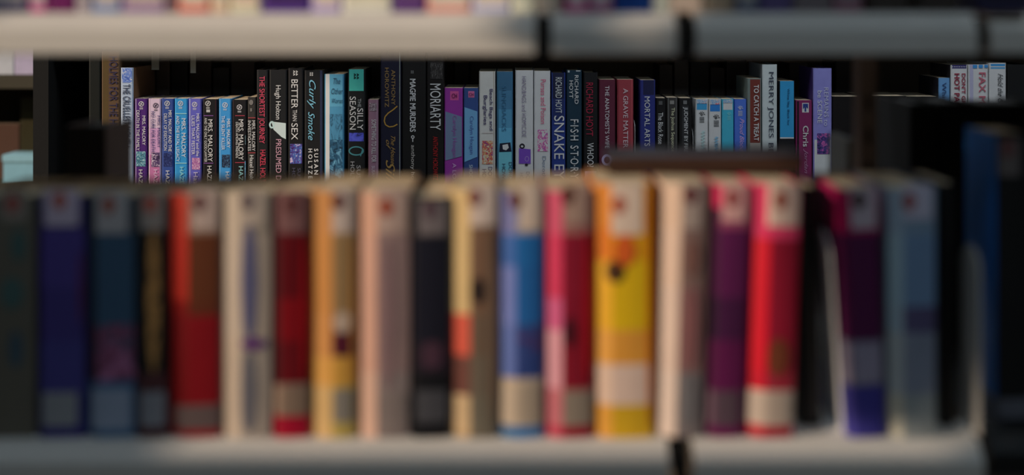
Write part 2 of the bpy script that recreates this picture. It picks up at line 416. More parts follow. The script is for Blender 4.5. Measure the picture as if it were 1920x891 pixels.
malory(464, 480, 182, (40, 38, 37), 'thin dark grey paperback with cream lettering in a red-ruled block', None, None,
       ('MRS. MALORY', 475.5, 6, 226, 283, (205, 198, 180)), ('INVESTIGATES', 467.8, 5.5, 226, 283, (205, 198, 180)), (), [(464, 480, 222, 287, (22, 20, 20))],
       ('Hazel Holt', 472, 7, 291, 337, (200, 192, 172)), [LINE((150, 60, 65), 465, 479, 221), LINE((150, 60, 65), 465, 479, 286.5),
       ('publisher_mark', 'disc', (95, 92, 90), 471, 192, 4, 5), ('publisher_mark', 'bar', (90, 88, 86), 471, 203, 471, 209, 4)])

BK(481, 503, 131, (22, 22, 24), 'tall black book with crimson pink lettering down the whole spine, beside the short paperbacks', hard=True,
   texts=[('THE SHORTEST JOURNEY', 490, 13, 143, 269, (198, 62, 84), {'name': 'title', 'bold': 0.008}), ('HAZEL HOLT', 493, 10, 281, 342, (190, 55, 75), {'name': 'author', 'bold': 0.008})])
BK(504.5, 538.5, 131, (20, 21, 23), 'tall black book with a pale torch-beam picture in the middle of its spine', hard=True,
   texts=[('Hugh Holton', 520.5, 12, 160, 224, (205, 200, 190), {'name': 'author'}), ('PRESUMED DEAD', 522.5, 10, 261, 362, (165, 128, 142), {'name': 'title'})],
   marks=[('picture', 'poly', (160, 178, 178), 509, 228, 536, 231, 536, 261, 528, 257, 513, 243), ('picture', 'ring', (150, 185, 200), 510, 234, 5.5, 7, 3.2)])
BK(540, 569, 128, (18, 18, 20), 'tall black book with a purple and blue picture below white capitals, purple left edge', hard=True,
   rects=[(540, 542.5, 128, 358, (62, 54, 88))], pics=[(544, 568, 270, 307, pic([(20, 14, 30), (70, 45, 110), (40, 80, 140), (180, 150, 190)], GB, 130))],
   marks=[('publisher_mark', 'wave', (200, 200, 200), 554, 137, 5)],
   texts=[('BETTER', 552.5, 12, 149, 203, (190, 190, 190), {'name': 'title'}), ('THAN', 553, 8, 206, 227, (170, 170, 170), {'name': 'title'}), ('SEX', 552.5, 12, 231, 262, (190, 190, 190), {'name': 'title'}),
          ('HOLTZER', 551, 6, 315, 372, (62, 62, 80), {'name': 'author'}), ('SUSAN', 561, 6, 315, 355, (62, 62, 80), {'name': 'author'})])
BK(570.5, 607, 132, (17, 18, 20), 'tall black book with slanted light blue title and bold white author capitals, navy right edge', hard=True,
   rects=[(600, 607, 132, 358, (30, 36, 58))], marks=[('publisher_mark', 'wave', (190, 195, 200), 584, 139, 3.6)],
   texts=[('Curly', 584, 16, 150, 204, (98, 152, 188), {'name': 'title', 'slant': 0.4}), ('Smoke', 584, 12, 210, 263, (98, 152, 188), {'name': 'title', 'slant': 0.4}),
          ('S U S A N', 593, 7.5, 279, 327, (222, 222, 222), {'name': 'author', 'bold': 0.03}), ('H O L T Z E R', 582, 7.5, 279, 345, (222, 222, 222), {'name': 'author', 'bold': 0.03})])
BK(608, 645, 139, (62, 118, 148), 'blue book with wide white left edge and dark water picture on the spine', hard=False,
   rects=[(608, 618, 139, 358, (178, 190, 196)), (618, 645, 139, 200, (74, 132, 158))],
   pics=[(618, 644, 262, 350, pic([(16, 34, 48), (34, 72, 98), (90, 140, 165)], GB, 110, (1, 1, 0.6))), (618, 644, 214, 262, pic([(62, 118, 148), (60, 112, 142), (28, 60, 80)], GB, 90, (1.6, 1, 0.5)))],
   texts=[('The', 152, 11, 625, 638, (32, 58, 78), {'name': 'title', 'horiz': 1, 'slant': 0.3}), ('Other', 171, 11, 621, 643, (32, 58, 78), {'name': 'title', 'horiz': 1, 'slant': 0.3}),
          ('Woman', 189, 9, 622, 643, (32, 58, 78), {'name': 'title', 'horiz': 1, 'slant': 0.3})])
BK(652, 684.5, 130, (20, 22, 23), 'tall black book with a teal block at its top and a blue skyline picture', hard=False,
   rects=[(652, 685, 130, 170.5, (58, 148, 138))], pics=[(653, 684, 249, 265, pic([(26, 28, 60), (62, 68, 165), (72, 80, 178)], GB, 60, (1, 1, 1.5)))],
   marks=[('publisher_mark', 'wave', (14, 22, 24), 668, 143, 5.5), ('picture', 'ring', (58, 112, 118), 668, 283, 14.5, 9, 2.6), ('picture', 'bar', (58, 112, 118), 680, 280, 676, 293, 2)],
   texts=[('THE', 674, 6, 185, 201, (130, 135, 138), {'name': 'title'}), ('SILLY', 675.5, 11, 203, 244, (208, 208, 205), {'name': 'title'}), ('SEASON', 661.5, 11.5, 181, 243, (208, 208, 205), {'name': 'title'}),
          ('SUSAN', 672.5, 7.5, 310, 356, (130, 132, 135), {'name': 'author'}), ('HOLTZER', 661, 7.5, 303, 362, (130, 132, 135), {'name': 'author'})])
BK(690, 709.5, 187, (118, 88, 104), 'short mauve paperback standing between two tall dark books', depth=0.11, group=SM,
   rects=[(690, 692.5, 187, 358, (150, 122, 138)), (706.5, 710, 187, 358, (160, 135, 150))],
   pics=[(693, 706, 193, 208, pic([(40, 28, 38), (110, 90, 100), (205, 190, 190)], GB, 330))],
   texts=[('SOMETHING TO KILL FOR', 701, 8.5, 224, 304, (198, 182, 192), {'name': 'title', 'bold': 0.004}), ('SUSAN HOLTZER', 700, 5.5, 311, 372, (185, 165, 178), {'name': 'author'})])
BK(713, 752.5, 98, (22, 22, 38), 'navy hardcover with gold script lettering and a thin white right edge', hard=True,
   rects=[(749, 752, 98, 358, (150, 158, 146))],
   marks=[('picture', 'swash', (150, 116, 52), [(745, 199), (737, 206), (728, 212), (722, 219), (720.5, 227), (723, 234), (730, 238), (738, 237), (745, 233)], 2.2)],
   texts=[('ANTHONY', 737.5, 7.5, 131, 197, (128, 102, 60), {'name': 'author'}), ('HOROWITZ', 725.5, 7.5, 127, 201, (128, 102, 60), {'name': 'author'}),
          ('The House', 737, 8, 255, 308, (140, 110, 60), {'name': 'title', 'slant': 0.5}), ('of', 728, 8, 262, 280, (140, 110, 60), {'name': 'title', 'slant': 0.5}), ('Silk', 732, 17, 300, 352, (140, 110, 60), {'name': 'title', 'slant': 0.5})])
BK(753.5, 799, 98, (19, 18, 18), 'thick black hardcover with bold narrow white title and thin dark red right edge', hard=True,
   rects=[(797, 799, 98, 358, (66, 18, 18))],
   marks=[('publisher_mark', 'wave', (120, 120, 120), 773, 135, 3), ('picture', 'bar', (180, 178, 172), 774, 259, 774, 266, 1.6), ('picture', 'ring', (180, 178, 172), 774, 257, 3.2, 3.2, 1.6)],
   texts=[('MAGPIE MURDERS', 774, 10.5, 148, 247, (205, 202, 198), {'name': 'title', 'bold': 0.03}), ('anthony horowitz', 773.5, 9, 272, 376, (160, 155, 150), {'name': 'author'})])
BK(800, 832.5, 98, (20, 18, 18), 'black hardcover with large narrow white capitals above small dark red lettering', hard=True,
   pics=[(807, 830, 117, 148, pic([(20, 18, 18), (34, 32, 32), (80, 78, 76)], GB, 520, (1, 1, 0.25)))],
   texts=[('MORIARTY', 816.5, 20, 157, 244, (190, 184, 180), {'name': 'title'}), ('ANTHONY HOROWITZ', 816.5, 9, 256, 338, (140, 30, 32), {'name': 'author', 'bold': 0.01})])
BK(833, 868, 165, (122, 44, 126), 'bright purple paperback with a slanted grey panel and a pink square at top', rects=[(844, 860, 171, 188, (205, 70, 124))],
   marks=[('panel', 'poly', (92, 106, 132), 835, 209, 866, 219, 866, 293, 835, 301)],
   texts=[('CH', 179.5, 8, 847, 857, (70, 20, 60), {'name': 'publisher_mark', 'horiz': 1, 'bold': 0.02}), ('Carolyn Hougan', 851.5, 9.5, 217, 295, (122, 66, 132), {'name': 'author'}), ('A LOST', 852, 7, 306, 350, (170, 140, 185), {'name': 'title'})])
BK(869, 897, 165, (44, 64, 112), 'navy paperback with a slanted light blue panel, beside the bright purple one', rects=[(878, 889.5, 171, 183, (205, 90, 130))],
   marks=[('panel', 'poly', (92, 138, 184), 871, 201, 895, 209, 895, 294, 871, 304)],
   texts=[('CH', 177, 6, 879.5, 888, (90, 30, 70), {'name': 'publisher_mark', 'horiz': 1, 'bold': 0.02}), ('Carolyn Hougan', 883.5, 9, 218, 289, (62, 84, 138), {'name': 'author'}), ('SHOOTING', 883, 6.5, 309, 356, (150, 165, 190), {'name': 'title'})])
BK(898, 929, 134, (186, 171, 166), 'pinkish beige book with dark blue lettering and a red and blue beach picture',
   rects=[(925.5, 929, 134, 358, (120, 104, 84))], pics=[(904, 924, 264, 308, pic([(30, 60, 140), (190, 60, 50), (225, 150, 110), (230, 220, 210)], GB, 190))],
   marks=[('rule', 'bar', (150, 138, 136), 904, 249.5, 924, 249.5, 1)],
   texts=[('Beach Bags and', 920, 8, 167, 244, (42, 32, 78), {'name': 'title', 'bold': 0.01}), ('Burglaries', 909, 9, 179, 234, (42, 32, 78), {'name': 'title', 'bold': 0.01}),
          ('DOROTHY', 919, 7.5, 313, 372, (42, 32, 78), {'name': 'author'}), ('HOWELL', 908, 7.5, 317, 368, (42, 32, 78), {'name': 'author'})])
BK(931, 962, 134, (50, 88, 116), 'book fading from dark teal to light blue with a small portrait square near its foot',
   rects=[(931, 962, 170, 358, (58, 102, 132)), (931, 962, 205, 358, (68, 122, 152)), (931, 962, 240, 358, (80, 142, 174)), (931, 962, 285, 358, (92, 158, 190)), (931, 935, 134, 358, (50, 92, 112))],
   marks=[('picture', 'poly', (22, 26, 42), 937, 269, 957, 267, 959, 284, 936, 285), ('picture', 'poly', (196, 200, 202), 942, 272, 952, 270, 954, 277, 949, 282, 943, 280)],
   texts=[('DOROTHY', 957, 6.5, 304, 362, (38, 52, 78), {'name': 'author'}), ('HOWELL', 944.5, 6.5, 307, 356, (38, 52, 78), {'name': 'author'}),
          ('SLINGBACKS', 945, 8, 160, 246, (48, 92, 122), {'name': 'title'})])
BK(966, 1000, 132, (190, 190, 190), 'white book with thin grey title and a purple handbag picture on its spine',
   rects=[(998, 1000, 132, 358, (130, 126, 72))],
   marks=[('picture', 'poly', (98, 62, 152), 973, 278, 995, 280, 995, 307, 973, 307), ('picture', 'ring', (24, 20, 30), 979, 274, 5, 5, 2.4), ('picture', 'disc', (40, 36, 40), 987, 309, 3, 2.4), ('picture', 'ring', (140, 118, 170), 988, 298, 4, 5, 1)],
   texts=[('HANDBAGS and HOMICIDE', 982.5, 8, 143, 257, (104, 96, 118), {'name': 'title'}), ('DOROTHY', 990, 7, 322, 370, (120, 120, 130), {'name': 'author'}), ('HOWELL', 978, 7, 324, 364, (120, 120, 130), {'name': 'author'})])
BK(1001, 1032, 133, (180, 190, 186), 'white green-tinged book with rose title and a mottled pink picture',
   rects=[(1030, 1032, 133, 358, (128, 132, 70))], pics=[(1008, 1027, 243, 284, pic([(215, 215, 215), (205, 205, 208), (190, 70, 130), (110, 90, 150)], GB, 170))],
   texts=[('Purses and Poison', 1018.5, 9.5, 149, 232, (168, 68, 100), {'name': 'title'}), ('Dorothy Howell', 1019, 9, 293, 388, (92, 104, 124), {'name': 'author'})])
BK(1034, 1060.5, 137, (32, 48, 108), 'navy blue book with large white capitals running off behind the near books', hard=True,
   rects=[(1034, 1061, 137, 185, (24, 28, 52)), (1034, 1061, 185, 225, (28, 38, 80))],
   texts=[('RICHARD HOYT', 1047.5, 12, 145, 212, (168, 172, 190), {'name': 'author'}), ('SNAKE EYES', 1048.5, 19, 217, 364, (212, 212, 222), {'name': 'title'})])
BK(1062, 1091, 132, (22, 42, 56), 'dark teal book with spaced dotted white capitals, worn pale top edge', hard=True,
   rects=[(1063, 1068, 132, 136, (150, 155, 158)), (1080, 1090, 132, 134, (150, 155, 158)), (1062, 1064.5, 132, 358, (60, 74, 84))],
   texts=[('RICHARD', 1081, 7, 141, 195, (205, 208, 210), {'name': 'author', 'bold': 0.015}), ('HOYT', 1071, 7, 151, 184, (205, 208, 210), {'name': 'author', 'bold': 0.015}),
          ('F\u00b7I\u00b7S\u00b7H', 1077, 15, 224, 263, (210, 212, 208), {'name': 'title', 'bold': 0.01}), ('S\u00b7T\u00b7O\u00b7R\u00b7Y', 1077, 15, 273, 335, (210, 212, 208), {'name': 'title', 'bold': 0.01})])
BK(1094, 1121, 136, (20, 20, 22), 'black book with dark red name over narrow white title, pale block at foot', hard=True,
   rects=[(1095, 1119, 321, 358, (150, 148, 168))],
   texts=[('RICHARD HOYT', 1105.5, 13, 155, 255, (132, 32, 54), {'name': 'author'}), ('WHOO?', 1107, 12, 268, 313, (185, 180, 175), {'name': 'title', 'bold': 0.005})])
BK(1123, 1154, 149, (76, 30, 46), 'dark maroon book with a pale ring emblem near its foot', hard=False,
   rects=[(1151.5, 1154, 149, 358, (140, 120, 124))],
   marks=[('picture', 'ring', (150, 138, 168), 1138, 300, 10, 11, 4.5), ('picture', 'bar', (150, 138, 168), 1142, 308, 1147, 322, 3)],
   texts=[("THE ANATOMIST'S WIFE", 1138.5, 8, 161, 278, (188, 170, 178), {'name': 'title'})])
BK(1157, 1188, 149, (126, 50, 58), 'brick red book with pale pink title, left of the white bookend in the far row',
   rects=[(1157, 1160, 149, 358, (90, 34, 44)), (1184, 1188, 149, 358, (150, 66, 72))], marks=[('picture', 'ring', (165, 110, 118), 1172, 297, 8, 9, 2.5)],
   texts=[('A GRAVE MATTER', 1173, 9, 166, 277, (196, 160, 165), {'name': 'title'})])
BK(1200, 1229, 150, (36, 42, 100), 'navy blue book with thin pale title, right of the white bookend in the far row',
   rects=[(1206, 1228, 150, 178, (26, 28, 58))], texts=[('MORTAL ARTS', 1213.5, 10, 181, 274, (176, 178, 200), {'name': 'title'})])
BK(1230, 1249, 184, (19, 18, 19), 'short black paperback with grey-white title, beside the navy blue book', depth=0.11, group=SM,
   marks=[('publisher_mark', 'bar', (70, 70, 70), 1235, 193, 1242, 193, 7)], texts=[('The Black Rose', 1238.5, 9, 211, 270, (188, 186, 182), {'name': 'title'})])
BK(1250, 1271, 183, (46, 44, 43), 'short charcoal paperback with worn grey edges and yellowish cream title', depth=0.11, group=SM,
   rects=[(1250, 1254, 183, 358, (84, 84, 82)), (1267.5, 1271, 183, 358, (92, 92, 90))],
   marks=[('publisher_mark', 'bar', (110, 108, 104), 1256, 192, 1264, 192, 7)], texts=[('The Joshua Sequence', 1261, 8, 202, 284, (196, 184, 146), {'name': 'title', 'bold': 0.008})])
BK(1273, 1297, 184, (20, 19, 20), 'short black paperback with white capitals set in a rough band, left of the pale bookend', depth=0.11, group=SM,
   rects=[(1279, 1291, 198, 358, (40, 40, 42))], marks=[('publisher_mark', 'bar', (90, 90, 90), 1281, 192, 1288, 192, 7)],
   texts=[('JUDGMENT BY FIRE', 1285, 9, 201, 286, (196, 192, 182), {'name': 'title', 'bold': 0.006})])
MULTI = pic([(200, 60, 90), (215, 210, 200), (70, 130, 190), (190, 200, 200)], GB, 150)
BK(1304, 1328, 186, (188, 194, 200), 'short white paperback with light blue band and green scribble, beside the pale bookend', depth=0.11, group=SM,
   rects=[(1302, 1330, 194, 206, (52, 128, 192))], pics=[(1304, 1328, 187, 194, MULTI)], marks=[('publisher_mark', 'paw', (30, 32, 36), 1316, 213, 5.5)],
   texts=[('~~~', 1318, 8, 245, 262, (150, 205, 200), {'name': 'title', 'slant': .4}), ('~~~', 1318, 8, 262, 280, (150, 205, 200), {'name': 'title', 'slant': .4})])
BK(1329, 1352.5, 186, (190, 193, 198), 'short white paperback with darker blue band and blue scribble', depth=0.11, group=SM,
   rects=[(1328, 1354, 196, 209, (42, 106, 182))], pics=[(1330, 1352, 187, 196, MULTI)], marks=[('publisher_mark', 'paw', (28, 30, 34), 1343, 219, 6)],
   texts=[('~~~', 1343, 8, 256, 272, (110, 150, 205), {'name': 'title', 'slant': .4}), ('~~~', 1343, 8, 270, 288, (110, 150, 205), {'name': 'title', 'slant': .4})])
BK(1353.5, 1376, 186, (58, 148, 204), 'short bright cyan blue paperback with cream top beside the royal blue one', depth=0.11, group=SM,
   rects=[(1352, 1378, 187, 206, (186, 192, 178))], pics=[(1354, 1375, 187, 193, MULTI)], marks=[('publisher_mark', 'paw', (110, 180, 215), 1367, 213, 4)])
BK(1377, 1400, 186, (64, 94, 180), 'short royal blue paperback with slanted pale script, beside the brown-panelled book', depth=0.11, group=SM,
   marks=[('publisher_mark', 'paw', (180, 190, 215), 1388, 202, 5)],
   texts=[('Proud Blood', 1391, 8, 222, 285, (190, 140, 170), {'name': 'title', 'slant': .45})])
BK(1401, 1428, 147, (96, 106, 102), 'book with dark brown panel and bold cream capitals above a grey foot',
   rects=[(1406.5, 1427, 149, 268, (96, 44, 38)), (1406.5, 1427, 268, 358, (142, 134, 128)), (1401, 1403, 147, 240, (70, 18, 30))],
   texts=[('TO CATCH A TREAT', 1418, 9, 159, 264, (212, 205, 190), {'name': 'title', 'bold': 0.025})])
BK(1429, 1457.5, 121, (164, 184, 198), 'tallest pale blue-grey book in the far row with large dark capitals', hard=True, side=(96, 104, 110), depth=0.15,
   texts=[('MERRY JONES', 1444.5, 12, 135, 258, (44, 50, 66), {'name': 'author'}), ('BE', 1445.5, 9, 268, 288, (44, 50, 66), {'name': 'title'})])
BK(1460, 1491, 152, (18, 18, 22), 'black-footed book with bright blue spine panel and tiny dark title', hard=False,
   rects=[(1460, 1491, 152, 257.5, (44, 126, 188)), (1460, 1491, 257.5, 260, (190, 200, 205))], texts=[('White Sky, Black Ice', 1477.5, 5, 166, 234, (18, 40, 72), {'name': 'title', 'bold': 0.004})])
BK(1492, 1523, 188, (106, 34, 76), 'short plum paperback with a white and navy emblem and white lettering', depth=0.11, group=SM,
   rects=[(1492, 1498, 190, 358, (20, 16, 20)), (1504, 1516.5, 193, 211, (205, 205, 212))],
   marks=[('publisher_mark', 'poly', (36, 52, 110), 1505.5, 194.5, 1515, 194.5, 1515, 204, 1510, 199, 1505.5, 205), ('publisher_mark', 'bar', (36, 52, 110), 1510, 200, 1510, 209, 3)],
   texts=[('Chris', 1510.5, 10, 236, 275, (215, 205, 212), {'name': 'author', 'bold': 0.025}), ('Jordan', 1510.5, 9, 279, 325, (150, 110, 140), {'name': 'author', 'slant': .4})])
BK(1524.5, 1560, 128, (116, 114, 196), 'tall periwinkle book with white foot and a small purple picture', hard=True, side=(60, 44, 96),
   rects=[(1524, 1561, 262, 358, (170, 184, 194))], pics=[(1532, 1556, 250, 289, pic([(24, 20, 40), (60, 50, 110), (170, 80, 140)], GB, 130))],
   texts=[('REMAINS to', 1549, 8.5, 164, 236, (160, 160, 212), {'name': 'title'}), ('be SCENE', 1537, 8.5, 170, 231, (180, 180, 222), {'name': 'title'})])
BK(1561, 1613, 181, (16, 13, 13), 'thick black book with cream page tops, right of the periwinkle book', hard=False, group='black books in the far row')
BK(1614, 1700, 180, (14, 12, 12), 'wide black book in the far row, mostly behind the blurred upright post', hard=False, group='black books in the far row')
BK(1701, 1759, 181, (15, 13, 13), 'thick black book left of the light blue short book at far right', hard=False, group='black books in the far row')
BK(1760, 1781.5, 146, (88, 130, 190), 'light blue book with thin dark title, shortest of the four pale books at far right', side=(20, 20, 28), texts=[('Whistler', 1770, 8, 155, 214, (34, 48, 84), {'name': 'title'})])
BK(1782.5, 1814.5, 122, (186, 184, 190), 'white book with dotted navy band at top and dark red capitals, far right', side=(26, 24, 28),
   rects=[(1782, 1815, 122, 128.5, (44, 40, 90))], marks=[('ornament', 'dots', (180, 180, 200), 1786, 1812, 125.3, 9, 0.9)],
   texts=[('HOT PAS', 1794, 9.5, 138, 198, (120, 28, 50), {'name': 'title', 'bold': 0.04}), ("DON'T GR", 1806.5, 7, 138, 196, (120, 28, 50), {'name': 'title', 'bold': 0.04})])
BK(1815.5, 1853.5, 121, (176, 178, 192), 'pale lavender book with blue squares along its top and faded red capitals, far right',
   rects=[(1816, 1825, 121, 358, (150, 148, 170))], marks=[('ornament', 'poly', (52, 118, 190), 1824, 121.5, 1832, 121.5, 1832, 128, 1824, 128), ('ornament', 'poly', (52, 118, 190), 1835, 121.5, 1842.5, 121.5, 1842.5, 127.5, 1835, 127.5), ('ornament', 'poly', (52, 118, 190), 1845.5, 121.5, 1852, 121.5, 1852, 127, 1845.5, 127)],
   texts=[('FAX ME', 1841.5, 12, 136, 205, (158, 84, 98), {'name': 'title', 'bold': 0.03})])
BK(1855, 1887, 118, (186, 196, 202), 'white book with two blue bands at top and slanted black title, far right',
   rects=[(1854, 1888, 120, 124, (50, 120, 185)), (1854, 1888, 126, 129, (70, 130, 180))], texts=[('Hold the O', 1875.5, 10, 138, 194, (34, 34, 40), {'name': 'title', 'slant': .45})])
BK(1889, 1935, 121, (18, 18, 19), 'black hardcover at the right edge of the far row, beside the blue-banded white book', hard=True, group='black books in the far row')

# the dim books on the other side of the far bookcase, seen over the short ones
FAR = 'dim books on the other side of the far bookcase'
for (a, b_, y, c) in ((292, 318, 112, (62, 52, 46)), (320, 352, 118, (28, 25, 24)), (354, 396, 110, (46, 38, 34)), (398, 430, 128, (30, 27, 26)), (432, 478, 116, (40, 34, 32)), (690, 722, 110, (34, 29, 28)),
                      (850, 880, 118, (32, 28, 27)), (1236, 1262, 122, (48, 40, 36)), (1264, 1292, 112, (60, 54, 50)), (1294, 1330, 116, (30, 27, 26)), (1332, 1360, 128, (42, 36, 33)), (1362, 1400, 112, (34, 30, 28)), (1480, 1516, 118, (40, 34, 32)), (1566, 1606, 114, (30, 26, 25))):
    back_book(a, b_, y, c, 'dim dark book on the far side of the black bookcase, glimpsed over the short books', d=2.83, depth=0.12, gain=3.0, group=FAR, bare=True)

# ------------------------------------------------------------------ bookends
def bookend(name, label, x, y0, y1, z, h, m, toe=0.03, lean=0.0):
    root = thing(name, label, 'bookend', (x, (y0 + y1) / 2, z), 'white steel bookends'); off = root.location.copy()
    t = 0.0012; r = min(0.022, (y1 - y0) * 0.42); pts = [(y0, z)]
    for k in range(7):
        a = pi - k / 6 * pi / 2; pts.append((y0 + r + r * cos(a), z + h - r + r * sin(a)))
    for k in range(7):
        a = pi / 2 - k / 6 * pi / 2; pts.append((y1 - r + r * cos(a), z + h - r + r * sin(a)))
    pts.append((y1, z))
    mb = MB(); bend = lambda zz: lean * ((zz - z) / h) ** 2
    n = len(pts)
    mb.poly([(x - t / 2 + bend(p[1]), p[0], p[1]) for p in pts], m); mb.poly([(x + t / 2 + bend(p[1]), p[0], p[1]) for p in reversed(pts)], m)
    for i in range(n):
        a, b = pts[i], pts[(i + 1) % n]
        mb.poly([(x - t / 2 + bend(a[1]), *a), (x + t / 2 + bend(a[1]), *a), (x + t / 2 + bend(b[1]), *b), (x - t / 2 + bend(b[1]), *b)], m)
    mb.build('upright_plate', root, off)
    b = MB(); b.box(min(x, x + toe), max(x, x + toe), y0 + 0.005, y1 - 0.005, z, z + 0.0008, m); b.build('base_plate', root, off)
    return root
WHITE = mat((226, 226, 226), 1.0, 0.35, 0, 0.02)
bookend('bookend', 'thin white bookend between the brick red and the navy blue book in the far row', X(1190.5, 2.63), 2.63, 2.73, ZB + 0.0003, (358 - 228) / 1018, WHITE, 0.004)
bookend('bookend', 'thin pale bookend before the white and blue paperbacks in the far row', X(1299.5, 2.63), 2.63, 2.71, ZB + 0.0003, (358 - 243) / 1018, WHITE, 0.003)
bookend('bookend', 'blurred bookend beside the dark gap, right of the red-spined near book', X(1578, 1.09), 1.085, 1.128, ZL + 0.0003, 0.152, WHITE, -0.012, lean=-0.012)
bookend('bookend', 'tall blurred round-topped bookend at the right end of the near lower shelf', X(1838, 1.075), 1.075, 1.120, ZL + 0.0003, 0.140, STEEL, -0.012)

# ------------------------------------------------------------------ near row
GS, GP = 0.92, 1.3        # band colours hold sunlit and shaded tones; gains for side strip / spine
prev_c = [-10.0]
def near_book(xa, xb, xc, ytop, bands, label, sticker=None, call=None, lean=0.0, gs=None, gp=None, depth=0.118, d=D_FRONT, zb=None, setback=0.008, name='paperback', spots=()):
    """paperback with a rolled spine: xa..xb = the turned side strip, xb..xc = the spine; bands = (y to, strip colour, spine colour) from the top"""
    gs = GS if gs is None else gs; gp = GP if gp is None else gp
    zb = (ZL if zb is None else zb) + 0.0003
    zt = Z(ytop + (18 if d == D_FRONT else 0), d)
    ax = max(X(xa, d + setback), prev_c[0] + 0.0004); bx, cx = X(xb, d), X(xc, d)
    bx = max(bx, ax + 0.001); prev_c[0] = cx + (0 if lean <= 0 else sin(lean) * (zt - zb) * 0)
    yb = d + depth
    root = thing(name, label, 'book', ((ax + cx) / 2, d + depth / 2, zb), 'paperbacks in the near row'); off = root.location.copy()
    path = [(ax, yb, 'L')]
    n = 6
    for k in range(n):
        t = k / n; q0, q1, q2 = (ax, d + setback), (ax + (bx - ax) * 0.40, d + setback * 0.40), (bx, d)
        path.append(((1 - t) ** 2 * q0[0] + 2 * t * (1 - t) * q1[0] + t * t * q2[0], (1 - t) ** 2 * q0[1] + 2 * t * (1 - t) * q1[1] + t * t * q2[1], 'L'))
    for k in range(n + 1):
        t = k / n; path.append((bx + (cx - bx) * t, d - 0.0009 * sin(pi * t) + 0.003 * t, 'S'))
    path[-1] = (path[-1][0], path[-1][1], 'R'); path.append((cx, yb, 'R'))
    lv = []; y = ytop
    seq = []
    for (yt, cs, cp) in bands:
        seq.append((Z(yt, d), cs, cp)); lv.append(Z(yt, d))
    def colfn(c, z):
        for (zz, cs, cp) in seq:
            if z > zz: break
        m = cs if c == 'L' else cp
        if isinstance(m, bpy.types.Material): return m
        return mat(m, gs if c == 'L' else gp, 0.42)
    mb = cover_shell(path, yb, zb, zt, colfn, lv, 0.0007); mb.build('cover', root, off)
    # the block of pages follows the rolled spine
    th = 0.0012
    pts = [(clip(p[0], ax + th, cx - th), p[1] + th * 1.4 if i not in (0, len(path) - 1) else yb - 0.002) for i, p in enumerate(path)]
    pb = MB(); z0, z1 = zb + 0.0003, zt - 0.0006
    for i in range(len(pts)):
        a, b_ = pts[i], pts[(i + 1) % len(pts)]
        if a == b_: continue
        pb.poly([(*a, z0), (*b_, z0), (*b_, z1), (*a, z1)], PAPER)
    pb.poly([(*p, z1) for p in pts], PAPER); pb.poly([(*p, z0) for p in reversed(pts)], PAPER)
    pb.build('page_block', root, off)
    prj = [(960 + p[0] / p[1] * FPX, p) for p in path[1:-1]]
    def at(px):
        for i in range(len(prj) - 1):
            if prj[i][0] <= px <= prj[i + 1][0]:
                t = (px - prj[i][0]) / max(1e-6, prj[i + 1][0] - prj[i][0]); a, b_ = prj[i][1], prj[i + 1][1]
                return (a[0] + (b_[0] - a[0]) * t, a[1] + (b_[1] - a[1]) * t)
        e = prj[0][1] if px < prj[0][0] else prj[-1][1]
        return (e[0], e[1])
    def patch(p0, p1, y0, y1, m, nm, par, lift, roundy=False):
        q = MB(); N = 8
        for k in range(N):
            u, v = p0 + (p1 - p0) * k / N, p0 + (p1 - p0) * (k + 1) / N
            a, b_ = at(u), at(v)
            if roundy:
                ym, h = (y0 + y1) / 2, (y1 - y0) / 2
                ha, hb = h * math.sqrt(max(0, 1 - (2 * k / N - 1) ** 2)), h * math.sqrt(max(0, 1 - (2 * (k + 1) / N - 1) ** 2))
                q.poly([(a[0], a[1] - lift, Z(ym + ha, d)), (b_[0], b_[1] - lift, Z(ym + hb, d)), (b_[0], b_[1] - lift, Z(ym - hb, d)), (a[0], a[1] - lift, Z(ym - ha, d))], m)
            else:
                q.poly([(a[0], a[1] - lift, Z(y1, d)), (b_[0], b_[1] - lift, Z(y1, d)), (b_[0], b_[1] - lift, Z(y0, d)), (a[0], a[1] - lift, Z(y0, d))], m)
        return q.build(nm, par, off if par is root else (0, 0, 0))
    def sub(p0, p1, y0, y1, m, nm, par, lift):
        o = patch(p0, p1, y0, y1, m, nm, root, lift, True)
        o.parent = par
    if sticker:
        p0, p1, y0, y1, c, (rx, ry, rc) = sticker
        st = patch(p0, p1, y0, y1, mat(c, gp * (1.7 if gs > 1.6 else 1.15), 0.5), 'genre_sticker', root, 0.0004)
        sub(rx - 13, rx + 13, ry - 17, ry + 17, mat(rc, gp * (1.3 if gs > 1.6 else 1.0), 0.5), 'printed_emblem', st, 0.0007)
    if call:
        p0, p1, y0, y1, c = call
        patch(p0, p1, y0, y1, mat(c, gp * (1.4 if gs > 1.6 else 0.75), 0.5), 'call_number_label', root, 0.0004)
    for (p0, p1, y0, y1, c) in spots:
        patch(p0, p1, y0, y1, c if not isinstance(c, tuple) else mat(c, gp, 0.45), 'cover_picture', root, 0.00055, True)
    root.rotation_euler = (0, lean, 0); root.location.z += abs(sin(lean)) * (cx - ax) / 2
    return root

